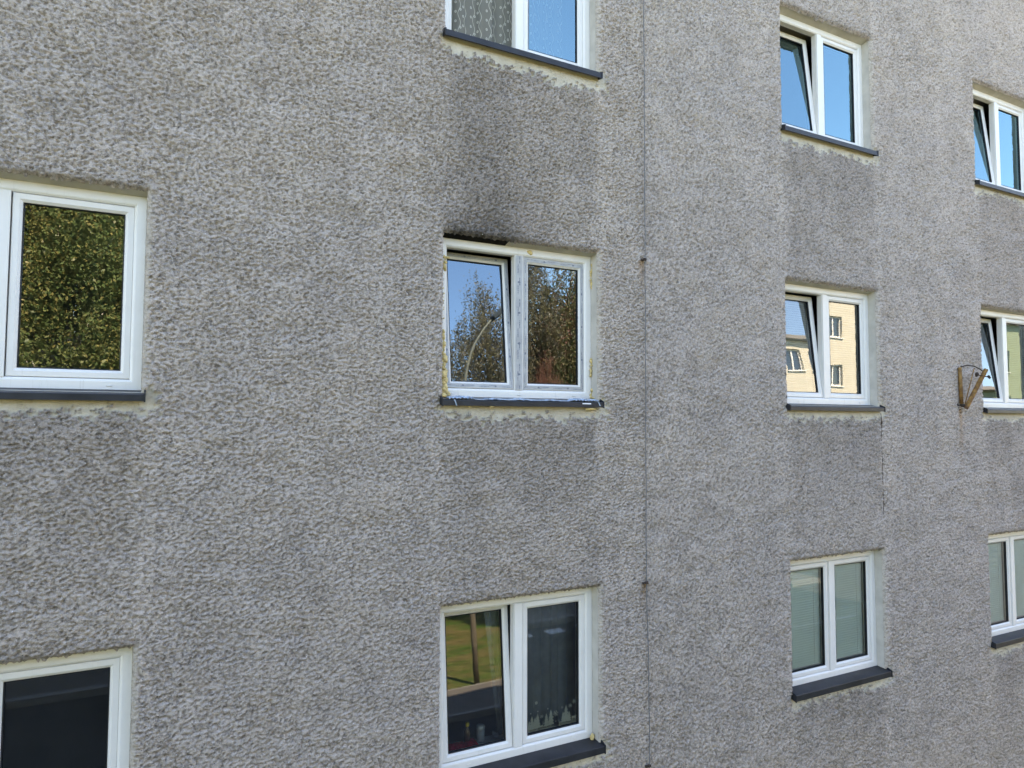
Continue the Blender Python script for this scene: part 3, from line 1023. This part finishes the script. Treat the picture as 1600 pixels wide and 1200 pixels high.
# ------------------------------------------------------------------ stickers on the lower middle window
def sticker():
    s2 = W[2, 'B'][2]
    y = YF + 0.012 + 0.0475
    mb = MB()
    k = [0]
    def poly(pts):
        k[0] += 1
        yy = y + (k[0] % 7) * 0.00012
        mb.add([(p[0], yy, p[1]) for p in pts], [tuple(range(len(pts)))])
    def fir(x, z, h, tiers=4):
        poly([(x - h * 0.03, z), (x + h * 0.03, z), (x + h * 0.03, z + h * 0.2), (x - h * 0.03, z + h * 0.2)])
        for i in range(tiers):
            b = z + h * (0.12 + 0.2 * i)
            w = h * (0.27 - 0.05 * i)
            poly([(x - w, b), (x + w, b), (x, b + h * 0.34)])
    def deer(x, z, s, f=1):
        def P(pts):
            pts = [(x + f * a * s, z + b * s) for a, b in pts]
            poly(pts if f > 0 else pts[::-1])
        P([(-0.30, 0.45), (0.25, 0.42), (0.28, 0.68), (-0.28, 0.70)])
        P([(0.16, 0.60), (0.30, 0.60), (0.42, 0.98), (0.30, 1.0)])
        P([(0.30, 0.92), (0.56, 0.86), (0.56, 0.94), (0.34, 1.06)])
        for lx in (-0.27, -0.16, 0.12, 0.22):
            P([(lx, 0.0), (lx + 0.05, 0.0), (lx + 0.06, 0.5), (lx - 0.01, 0.5)])
        for (ax, bx) in ((0.30, 0.12), (0.38, 0.5)):
            P([(ax - 0.02, 1.0), (ax + 0.03, 1.0), (bx + 0.03, 1.38), (bx, 1.38)])
            P([((ax + bx) / 2, 1.16), ((ax + bx) / 2 + 0.03, 1.20), (bx + 0.16, 1.28), (bx + 0.15, 1.32)])
    def flake(x, z, r, n=6):
        for i in range(n // 2):
            a = math.pi * i / (n // 2) + 0.2
            dx, dz = math.cos(a) * r, math.sin(a) * r
            ox, oz = -math.sin(a) * r * 0.09, math.cos(a) * r * 0.09
            poly([(x - dx - ox, z - dz - oz), (x + dx - ox, z + dz - oz), (x + dx + ox, z + dz + oz), (x - dx + ox, z - dz + oz)])
        for i in range(n):
            a = 2 * math.pi * i / n + 0.2
            for sgn in (-1, 1):
                b = a + sgn * 0.8
                px, pz = x + math.cos(a) * r * 0.55, z + math.sin(a) * r * 0.55
                q = r * 0.38
                ox, oz = -math.sin(b) * r * 0.07, math.cos(b) * r * 0.07
                poly([(px - ox, pz - oz), (px + math.cos(b) * q - ox, pz + math.sin(b) * q - oz), (px + math.cos(b) * q + ox, pz + math.sin(b) * q + oz), (px + ox, pz + oz)])
    def disc(x, z, r):
        poly([(x + r * math.cos(t), z + r * math.sin(t)) for t in np.linspace(0, 6.283, 11)[:-1]])
    xa, xb_, za, zb_ = s2
    g = za + 0.012
    for dx, h in ((0.035, 0.085), (0.062, 0.12), (0.092, 0.105), (0.118, 0.13), (0.205, 0.115), (0.25, 0.14)):
        fir(xa + dx, g, h)
    deer(xa + 0.158, g, 0.045)
    poly([(xa + 0.02, g - 0.004), (xa + 0.29, g - 0.004), (xa + 0.29, g + 0.003), (xa + 0.02, g + 0.003)])
    for dx, h in ((0.375, 0.10), (0.405, 0.15), (0.437, 0.095)):
        fir(xa + dx, g + 0.002, h)
    deer(xa + 0.485, g, 0.07)
    deer(xa + 0.345, g, 0.035, -1)
    poly([(xa + 0.33, g - 0.004), (xb_ - 0.005, g - 0.004), (xb_ - 0.005, g + 0.003), (xa + 0.33, g + 0.003)])
    for dx, dz, r in ((0.300, 0.115, 0.026), (0.448, 0.155, 0.018), (0.160, 0.115, 0.016), (0.365, 0.155, 0.012), (0.490, 0.185, 0.02)):
        flake(xa + dx, za + dz, r)
    for dx, dz in ((0.05, 0.16), (0.12, 0.165), (0.22, 0.17), (0.30, 0.05), (0.275, 0.09)):
        disc(xa + dx, za + dz, 0.006)
    for dx, dz, r in ((0.105, 0.24, 0.014),):
        disc(xa + dx, za + dz, r)
    o = mb.build('window_sticker', M['whiteprint'])
    tag(o, 'white winter sticker of fir trees, deer and snowflakes on the lower middle pane', 'sticker')
    return o


sticker()

# things standing on the inner board of the lower middle window
def lathe(mb, c, prof, n=14):
    V, F = [], []
    for (r, z) in prof:
        for k in range(n):
            a = 2 * math.pi * k / n
            V.append((c[0] + r * math.cos(a), c[1] + r * math.sin(a), c[2] + z))
    for i in range(len(prof) - 1):
        for k in range(n):
            F.append((i * n + k, i * n + (k + 1) % n, (i + 1) * n + (k + 1) % n, (i + 1) * n + k))
    F.append(tuple(range(n - 1, -1, -1)))
    F.append(tuple(range((len(prof) - 1) * n, len(prof) * n)))
    mb.add(V, F)
    return mb


BZ = ROWZ['B'][1] + 0.042
cup = lathe(MB(), (0, 0, 0), [(0.028, 0), (0.034, 0.02), (0.036, 0.08), (0.034, 0.10), (0.038, 0.105), (0.038, 0.125), (0.030, 0.135)]).build('ceramic_jar', M['ceramic'], None, True)
cup.location = (2.56, 0.40, BZ)
tag(cup, 'pale ceramic jar with a lid on the inner board of the lower middle window', 'jar')
bt = empty('bottle', (2.44, 0.41, BZ), 'small brown bottle with a yellow cap behind the tilted lower window', 'bottle')
lathe(MB(), (0, 0, 0), [(0.026, 0), (0.028, 0.01), (0.028, 0.10), (0.014, 0.13), (0.013, 0.145)]).build('body', M['brownglass'], bt, True)
lathe(MB(), (0, 0, 0.145), [(0.017, 0), (0.017, 0.028), (0.014, 0.032)]).build('cap', M['yellow'], bt, True)
rc = MB()
for k in range(16):
    rc.blob((2.20 + k * 0.018, 0.36 + 0.012 * math.sin(k), BZ + 0.010), (0.032, 0.07, 0.026 + 0.004 * math.sin(k * 2.1)), 200 + k, rough=0.5)
o = rc.build('red_cloth', M['redcloth'], None, True)
tag(o, 'crumpled red cloth lying inside the lower middle window', 'cloth')
sb_ = MB()
sb_.blob((2.74, 0.38, BZ + 0.03), (0.045, 0.035, 0.032), 77, rough=0.7)
o = sb_.build('paper_bag', M['board'], None, False)
tag(o, 'crumpled white paper bag on the inner board beside the pale jar', 'bag')

# ------------------------------------------------------------------ lightning conductor on the facade
lc = empty('lightning_conductor', (4.03, -0.03, GZ), 'thin grey lightning conductor wire running down the facade between the window columns', 'wire')
pts = []
ctrl = [(7.3, 4.045), (4.05, 4.034), (2.8, 4.031), (1.556, 4.026), (0.2, 4.020), (-1.44, 4.012), (-2.0, 4.025), (-2.7, 4.034), (-3.12, 4.028), (-4.58, 4.03)]
for (za, xa), (zb2, xb2) in zip(ctrl[:-1], ctrl[1:]):
    for t in np.linspace(0, 1, 7)[:-1]:
        pts.append((xa + (xb2 - xa) * t + 0.002 * math.sin(8 * (za + (zb2 - za) * t)) - 4.03, -0.014, za + (zb2 - za) * t - GZ))
MB().tube(pts, 0.0042, 6).build('conductor', M['wire'], lc, True)
for (cx_, cz_) in ((4.02, 1.515), (4.012, -1.465), (4.025, -3.09), (4.032, 4.5)):
    cl = MB()
    px, pz = cx_ - 4.03, cz_ - GZ
    cl.tube([(px - 0.045, 0.045, pz - 0.012), (px - 0.015, -0.005, pz), (px, -0.018, pz)], 0.008, 6)
    cl.box(px - 0.014, px + 0.016, -0.028, -0.006, pz - 0.012, pz + 0.012, 0.003)
    cl.box(px - 0.034, px - 0.008, -0.018, 0.005, pz - 0.015, pz + 0.004, 0.003)
    cl.build('clip', M['iron'], lc)

# frayed black cable end below the sill of the yellow-house window
cb = MB()
pp = [(7.448, -0.02, 0.105), (7.450, -0.022, -0.03), (7.447, -0.021, -0.25), (7.452, -0.021, -0.5), (7.449, -0.021, -0.72), (7.455, -0.021, -0.90), (7.447, -0.021, -1.10)]
pd = []
for p_, q_ in zip(pp[:-1], pp[1:]):
    for t in np.linspace(0, 1, 6)[:-1]:
        pd.append(tuple(np.array(p_) * (1 - t) + np.array(q_) * t + np.array([0.0025 * math.sin(40 * (p_[2] * (1 - t) + q_[2] * t)), 0, 0])))
cb.tube(pd, 0.0028, 5)
cb.tube([(7.449, -0.024, 0.02), (7.450, -0.026, -0.02)], 0.006, 6)
cb.tube([(7.455, -0.021, -0.90), (7.462, -0.021, -0.94), (7.478, -0.021, -0.965)], 0.0025, 5)
o = cb.build('hanging_cable', M['iron'], None, True)
tag(o, 'thin dark cable hanging from the sill of the window reflecting the yellow house', 'cable')

# ------------------------------------------------------------------ rusty flag holder
fh = empty('flag_holder', (9.02, 0, 0.2), 'rusty ochre two-tube flag holder fixed to the wall beside the right-hand window', 'flag holder')
def P(x, y, z):
    return (x - 9.02, y, z - 0.2)
MB().tube([P(8.99, -0.045, 0.690), P(9.00, -0.045, 0.235)], [0.022, 0.022], 14).build('tube', M['rust'], fh, True)
t2 = MB()
a_, b_ = np.array([9.02, -0.085, 0.175]), np.array([9.23, -0.225, 0.665])
t2.tube([P(*a_), P(*b_)], [0.026, 0.026], 14, cap=False)
t2.tube([P(*b_), P(*a_)], [0.021, 0.021], 14, cap=False)
ring_n = 14
t2.build('tube', M['rust'], fh, True)
ar = MB()
ar.tube([P(9.00, -0.050, 0.70), P(9.05, -0.10, 0.718), P(9.11, -0.15, 0.705), P(9.17, -0.185, 0.668), P(9.215, -0.215, 0.625)], 0.0075, 7)
ar.build('arc_rod', M['iron'], fh, True)
MB().tube([P(9.045, -0.06, 0.22), P(9.14, -0.135, 0.685)], 0.006, 7).build('brace_rod', M['rust'], fh, True)
bo = MB()
bo.tube([P(9.06, -0.20, 0.595), P(9.34, -0.20, 0.570)], 0.0065, 7)
bo.blob(P(9.065, -0.20, 0.597), (0.022, 0.020, 0.026), 1)
bo.blob(P(9.335, -0.20, 0.572), (0.020, 0.020, 0.024), 2)
bo.build('clamp_screw', M['iron'], fh, True)
hg = MB()
hg.tube([P(8.99, -0.05, 0.215), P(9.06, -0.085, 0.205)], 0.022, 8)
hg.tube([P(8.99, 0.03, 0.68), P(8.99, -0.045, 0.68)], 0.012, 8)
hg.tube([P(9.0, 0.03, 0.22), P(9.0, -0.045, 0.22)], 0.012, 8)
hg.box(-0.055, 0.015, -0.02, 0.0, -0.045, 0.04, 0.004)
hg.box(-0.055, 0.0, -0.02, 0.0, 0.45, 0.51, 0.004)
hg.build('hinge', M['iron'], fh)

# ================================================================== the street opposite (seen in the panes)
def m_ground():
    t = NT('lawn')
    co = t.coord('Object')
    n = t.noise(t.coord('Object', (0.8, 1.1, 1)), 0.55, 7, 0.72)
    c = t.ramp(n, 0.42, 0.60, (0.065, 0.12, 0.025), (0.17, 0.14, 0.06))
    f = t.ramp(t.noise(co, 4, 6, 0.8), 0.35, 0.65, (0.5, 0.55, 0.5), (1.45, 1.4, 1.35))
    t.base(t.mix(1.0, c, f, 'MULTIPLY'), 0.95, 0.1)
    t.bump(t.noise(co, 25, 4), 0.8, 0.04)
    return t.m


def sheet(name, x0, x1, y0, y1, z, mat):
    o = new_mesh(name, [(x0, y0, z), (x1, y0, z), (x1, y1, z), (x0, y1, z)], [(0, 1, 2, 3)], mat)
    o['kind'] = 'structure'
    return o


sheet('ground', -900, 900, -900, 900, GZ, m_ground())
asph = mottled('asphalt', (0.055, 0.055, 0.058), 0.18, 2.5, 0.9, 0.2, 0, 0.006, 90)
path_m = mottled('worn_footpath_asphalt', (0.17, 0.155, 0.14), 0.14, 3, 0.92, 0.2, 0, 0.004, 90)
sheet('road', -70, 80, -8.2, -3.0, GZ + 0.004, asph)
sheet('footpath', -70, 17, -10.6, -8.36, GZ + 0.12, path_m)
sheet('added_side_road', 17.1, 66, -18.7, -8.2, GZ + 0.008, asph)  # dark asphalt added over the sunlit lawn to darken the lower panes' reflections
kb = MB()
kb.box(-70, 17, -8.36, -8.2, GZ, GZ + 0.125)
kb.box(-70, 80, -3.0, -2.85, GZ, GZ + 0.125)
kb.box(-70, 17, -10.68, -10.6, GZ, GZ + 0.125)
o = kb.build('kerb', mottled('concrete_kerb', (0.30, 0.29, 0.27), 0.1, 4, 0.9, 0.1))
o['kind'] = 'structure'
mk = MB()
for k in range(4):
    xx = 6.9 + k * 0.8
    mk.add([(xx, -7.95, GZ + 0.008), (xx + 0.42, -7.95, GZ + 0.008), (xx + 0.42, -7.65, GZ + 0.008), (xx, -7.65, GZ + 0.008)], [(0, 1, 2, 3)])
mk.add([(10, -5.65, GZ + 0.008), (15, -5.65, GZ + 0.008), (15, -5.55, GZ + 0.008), (10, -5.55, GZ + 0.008)], [(0, 1, 2, 3)])
o = mk.build('road_marking', mottled('road_paint', (0.72, 0.72, 0.70), 0.08, 12, 0.7, 0.2))
o['kind'] = 'structure'

bark = mottled('birch_bark', (0.42, 0.40, 0.36), 0.6, 7, 0.9, 0.1, 0, 0.01, 30, (1, 1, 6))
bark_dark = mottled('dark_twig_bark', (0.11, 0.09, 0.08), 0.4, 7, 0.9, 0.1, 0, 0.01, 30, (1, 1, 6))
leaf_red = m_leaf('reddish_leaves', [(0.34, 0.13, 0.09), (0.22, 0.08, 0.05), (0.40, 0.22, 0.14), (0.14, 0.08, 0.04)])
leaf_green = m_leaf('birch_leaves_green', [(0.10, 0.15, 0.055), (0.15, 0.19, 0.075), (0.07, 0.11, 0.04), (0.18, 0.20, 0.08), (0.24, 0.22, 0.08), (0.11, 0.155, 0.06)])
leaf_autumn = m_leaf('birch_leaves_autumn', [(0.20, 0.15, 0.07), (0.08, 0.09, 0.03), (0.38, 0.28, 0.13), (0.05, 0.065, 0.025), (0.12, 0.12, 0.05), (0.42, 0.19, 0.14)])
leaf_grey = m_leaf('birch_leaves_dry', [(0.26, 0.19, 0.13), (0.18, 0.15, 0.10), (0.34, 0.24, 0.14), (0.12, 0.11, 0.09), (0.22, 0.17, 0.08)])
leaf_dark = m_leaf('dense_leaves', [(0.035, 0.055, 0.014), (0.05, 0.07, 0.018), (0.025, 0.04, 0.012), (0.09, 0.09, 0.02)])


def crown_mesh(name, n_leaf, rx_, rz_, base, top, droop, mat, seed, size=0.055, fill=0.75):
    """weeping crown: strands of leaf faces hanging from branch tips"""
    r = np.random.default_rng(seed)
    per = 26
    ns = n_leaf // per
    # strand roots: clustered round branch ends so that gaps stay between the clumps
    nc = 150
    dirs = r.normal(size=(nc, 3))
    dirs /= np.linalg.norm(dirs, axis=1)[:, None]
    rad = r.uniform(0.25, 1.0, nc) ** 0.6
    H = top - base
    cen = np.stack([dirs[:, 0] * rad * rx_, dirs[:, 1] * rad * rx_, base + H * 0.55 + dirs[:, 2] * rad * H * 0.45], 1)
    prof = 1 - 0.75 * np.clip((cen[:, 2] - (base + 0.5 * H)) / (0.5 * H), 0, 1) ** 2
    cen[:, 0] *= prof
    cen[:, 1] *= prof
    ci = r.integers(0, nc, ns)
    root = cen[ci] + r.normal(size=(ns, 3)) * np.array([0.24, 0.24, 0.36]) * rx_ / 3.0
    ln = r.uniform(0.4, 1.0, ns) * droop
    t = r.uniform(0, 1, (ns, per))
    sway = r.normal(size=(ns, 1, 2)) * 0.15
    P_ = root[:, None, :].repeat(per, 1)
    P_[..., 0] += sway[..., 0] * t + r.normal(size=(ns, per)) * 0.05
    P_[..., 1] += sway[..., 1] * t + r.normal(size=(ns, per)) * 0.05
    P_[..., 2] -= t * ln[:, None]
    P_ = P_.reshape(-1, 3)
    cid = np.repeat(ci, per)
    ok = P_[:, 2] > base - 0.3
    P_, cid = P_[ok], cid[ok]
    n = len(P_)
    u = r.normal(size=(n, 3)); u /= np.linalg.norm(u, axis=1)[:, None]
    w = r.normal(size=(n, 3)); w = np.cross(u, w); w /= np.linalg.norm(w, axis=1)[:, None]
    s = size * r.uniform(0.6, 1.3, n)[:, None]
    V = np.stack([P_ - u * s, P_ + w * s * 0.55, P_ + u * s, P_ - w * s * 0.55], 1).reshape(-1, 3)
    Q = np.arange(n * 4).reshape(-1, 4)
    me = bpy.data.meshes.new(name)
    me.vertices.add(len(V)); me.vertices.foreach_set('co', V.astype(np.float32).ravel())
    me.loops.add(Q.size); me.loops.foreach_set('vertex_index', Q.astype(np.int32).ravel())
    me.polygons.add(n); me.polygons.foreach_set('loop_start', np.arange(0, n * 4, 4, dtype=np.int32))
    me.materials.append(mat)
    me.update(); me.validate()
    at = me.attributes.new('leaf_rand', 'FLOAT', 'FACE')
    clump = (r.uniform(0, 1, nc)[cid] + r.normal(0, 0.16, n)) % 1.0
    at.data.foreach_set('value', clump.astype(np.float32))
    return me, cen


def trunk_mesh(cen, top, seed, r0=0.22):
    r = random.Random(seed)
    mb = MB()
    pts = [(0.0, 0.0, 0.0)]
    for k in range(1, 9):
        f = k / 8
        pts.append((r.uniform(-0.12, 0.12) * f * 2, r.uniform(-0.12, 0.12) * f * 2, top * 0.93 * f))
    mb.tube(pts, [r0 * (1 - 0.88 * k / 8) + 0.01 for k in range(9)], 9)
    for c in cen:
        zs = max(0.15 * top, c[2] - abs(r.uniform(0.5, 1.8)) - 0.25 * math.hypot(c[0], c[1]))
        f = min(0.95, zs / (top * 0.93))
        i = min(7, int(f * 8))
        b = Vector(pts[i]).lerp(Vector(pts[i + 1]), f * 8 - i)
        m = b.lerp(Vector(c), 0.55) + Vector((0, 0, 0.35))
        rr = r0 * (1 - 0.88 * f) * 0.42
        mb.tube([b, m, Vector(c)], [rr, rr * 0.6, 0.012], 6)
    return mb


def tree(name, loc, label, n, rx_, base, top, droop, mat, seed, size=0.055, group=None, cat='tree', thin=1.0):
    o = empty(name, loc, label, cat, group)
    me, cen = crown_mesh('crown', n, rx_, 0, base, top, droop, mat, seed, size)
    link(bpy.data.objects.new('crown', me), o)
    trunk_mesh(cen, top, seed, 0.22 * thin).build('trunk', bark if thin == 1.0 else bark_dark, o, True)
    return o


t_green = tree('birch_tree', (-2.3, -17.0, GZ), 'full green weeping birch mirrored in the left window', 250000, 3.2, 1.6, 13.5, 2.8, leaf_green, 21, 0.052)
t_dry = tree('birch_tree', (13.2, -21.5, GZ), 'half bare birch against the sky mirrored in the tilted pane of the new window', 80000, 3.1, 3.5, 16.3, 2.8, leaf_grey, 22, 0.05, thin=0.5)
t_aut = tree('birch_tree', (17.0, -21.3, GZ), 'dense autumn birch mirrored in the fixed pane of the new window', 135000, 3.1, 1.5, 12.5, 3.2, leaf_autumn, 23, 0.052)


def copy_tree(src, loc, rot, scale, label, mat=None, group=None):
    r_ = src.copy()
    COL.objects.link(r_)
    r_.location = loc
    r_.rotation_euler = (0, 0, rot)
    r_.scale = (scale,) * 3
    r_['label'] = label
    if group:
        r_['group'] = group
    for ch in list(src.children):
        q = ch.copy()
        COL.objects.link(q)
        q.parent = r_
        if mat and ch.name.startswith('crown'):
            q.material_slots[0].link = 'OBJECT'
            q.material_slots[0].material = mat
    return r_


GB = 'trees in the park behind the street'
TREES = [
    (-7.5, -21, 1.0, t_green, leaf_green, 'full green birch left of the birch mirrored in the left window'),
    (3.8, -27, 0.95, t_green, leaf_green, 'green birch standing back between the left birch and the half bare one'),
    (-13, -18, 0.9, t_aut, leaf_dark, 'dark dense tree on the lawn near the road, far left'),
    (9.5, -34, 0.8, t_green, leaf_dark, 'dark tree deep in the park behind the street lamp'),
    (20.5, -26, 0.9, t_green, leaf_autumn, 'brown autumn tree between the autumn birch and the yellow house'),
    (-1.5, -30, 1.05, t_aut, leaf_dark, 'tall dark tree directly behind the full green birch'),
    (15.0, -33, 0.75, t_aut, leaf_dark, 'dark tree behind the gap between half bare and autumn birch'),
    (24.5, -33, 0.8, t_green, leaf_dark, 'dark tree behind the left end of the yellow house'),
    (-20, -25, 1.0, t_green, leaf_dark, 'leftmost dark tree of the park'),
    (5.5, -40, 0.7, t_aut, leaf_dark, 'small dark tree farthest back on the lawn'),
    (-9, -36, 0.95, t_aut, leaf_dark, 'dark tree far back on the left side of the park'),
    (6.0, -21.5, 0.75, t_aut, leaf_dark, 'low dark tree on the lawn just left of the half bare birch'),
    (14.0, -18.6, 0.45, t_dry, leaf_red, 'small reddish tree in front of the autumn birch mirrored in the new window'),
    (3.0, -15.5, 0.6, t_green, leaf_green, 'small young green birch nearest the footpath')]
for k, (x, y, s, src, mat, lab) in enumerate(TREES):
    copy_tree(src, (x, y, GZ), (k + 1) * 1.3, s, lab, mat, GB)

# lamp post with a curved arm
lamp = empty('street_lamp', (7.35, -11.2, GZ), 'curved grey-beige street lamp across the road, mirrored in the tilted new pane', 'street lamp')
pole_m = mottled('lamp_pole_paint', (0.17, 0.145, 0.11), 0.15, 6, 0.6, 0.3)
pp = [(0, 0, 0), (0, 0, 1.2), (0, 0, 4.0), (0, 0, 7.5)]
for t in np.linspace(0.1, 1, 10):
    a = t * R(46)
    pp.append((3.6 * (1 - math.cos(a)), 0.0, 7.5 + 3.6 * math.sin(a)))
MB().tube(pp, [0.08, 0.08, 0.06, 0.045] + [0.042 - 0.0015 * i for i in range(10)], 12).build('pole', pole_m, lamp, True)
e = Vector(pp[-1])
hd = MB()
hd.box(-0.05, 0.72, -0.13, 0.13, -0.07, 0.07, 0.03)
Mh = Matrix.Translation(e) @ Matrix.Rotation(-R(42), 4, 'Y')
hd.xform(Mh).build('lamp_head', mottled('lamp_head_paint', (0.035, 0.037, 0.04), 0.1, 6, 0.5, 0.3), lamp)
gl_ = MB()
gl_.box(0.15, 0.66, -0.10, 0.10, -0.085, -0.0705, 0.005)
gl_.xform(Mh).build('lamp_glass', M['ceramic'], lamp)


def facade_house(name, label, x0, x1, y0, depth, roof, wallc, rows, colsx, ww, wh, seed):
    """block with real window holes in the front that faces the street (+Y side)"""
    h = empty(name, (x0, y0, GZ), label, 'building')
    wm = mottled(name + '_render', wallc, 0.07, 1.5, 0.92, 0.1, 0, 0.004, 80)
    wins_ = [(cx - ww / 2, cx + ww / 2, rz_, rz_ + wh) for cx in colsx for rz_ in rows]
    xs = sorted({x0, x1} | {v for w in wins_ for v in w[:2]})
    zs = sorted({GZ, roof} | {v for w in wins_ for v in w[2:]})
    mb = MB()
    for a, b in zip(xs[:-1], xs[1:]):
        for c, d in zip(zs[:-1], zs[1:]):
            if any(w[0] <= (a + b) / 2 <= w[1] and w[2] <= (c + d) / 2 <= w[3] for w in wins_):
                continue
            mb.add([(a - x0, 0, c - GZ), (b - x0, 0, c - GZ), (b - x0, 0, d - GZ), (a - x0, 0, d - GZ)], [(3, 2, 1, 0)])
    for w in wins_:
        mb.ring(w[0] - x0, w[1] - x0, w[2] - GZ, w[3] - GZ, [(0, 0), (0, -0.16)])
    mb.box(0, 0.25, -depth, -0.001, 0, roof - GZ)
    mb.box(x1 - x0 - 0.25, x1 - x0, -depth, -0.001, 0, roof - GZ)
    mb.box(0.25, x1 - x0 - 0.25, -depth, -depth + 0.25, 0, roof - GZ)
    mb.build('wall', wm, h)
    rf = MB()
    L = x1 - x0
    H = roof - GZ
    rf.add([(-0.3, 0.35, H), (L + 0.3, 0.35, H), (L + 0.3, -depth - 0.3, H), (-0.3, -depth - 0.3, H), (-0.3, 0.35, H + 0.22), (L + 0.3, 0.35, H + 0.22), (L + 0.3, -depth - 0.3, H + 0.22), (-0.3, -depth - 0.3, H + 0.22)],
           [(0, 3, 2, 1), (4, 5, 6, 7), (0, 1, 5, 4), (1, 2, 6, 5), (2, 3, 7, 6), (3, 0, 4, 7)])
    rf.build('roof', mottled(name + '_roof', (0.22, 0.20, 0.19), 0.1, 2, 0.8, 0.2), h)
    gm = mottled(name + '_pane', (0.03, 0.045, 0.07), 0.2, 1, 0.08, 0.8)
    for w in wins_:
        wn_ = empty('window', (0, 0, 0), None, None, None, h)
        f = MB()
        f.ring(w[0] - x0, w[1] - x0, w[2] - GZ, w[3] - GZ, [(0.0, -0.12), (0.07, -0.12), (0.07, -0.16)])
        cx = (w[0] + w[1]) / 2 - x0
        f.box(cx - 0.05, cx + 0.05, -0.155, -0.115, w[2] - GZ + 0.07, w[3] - GZ - 0.07)
        f.build('frame', M['pvc'], wn_)
        p = MB()
        p.add([(w[0] - x0, -0.15, w[2] - GZ), (w[1] - x0, -0.15, w[2] - GZ), (w[1] - x0, -0.15, w[3] - GZ), (w[0] - x0, -0.15, w[3] - GZ)], [(3, 2, 1, 0)])
        p.build('pane', gm, wn_)
        s = MB()
        s.box(w[0] - x0 - 0.06, w[1] - x0 + 0.06, -0.12, 0.07, w[2] - GZ - 0.06, w[2] - GZ - 0.01)
        s.build('sill', M['pvc'], wn_)
    return h


facade_house('yellow_house', 'yellow rendered house across the street mirrored in the third window column', 26.5, 38.0, -19.0, 9, 8.7,
             (0.55, 0.50, 0.41), (-3.2, -0.6, 1.9, 4.5, 7.0), (28.2, 30.2, 32.0, 34.6, 36.6), 1.15, 1.15, 1)
facade_house('green_house', 'pale green rendered house mirrored in the window by the flag holder', 42.0, 66.0, -19.5, 10, 6.4,
             (0.19, 0.225, 0.15), (-2.6, 0.3, 3.3), (44, 46.6, 49.2, 51.8, 54.4, 57, 59.6, 62.2), 1.2, 1.4, 2)
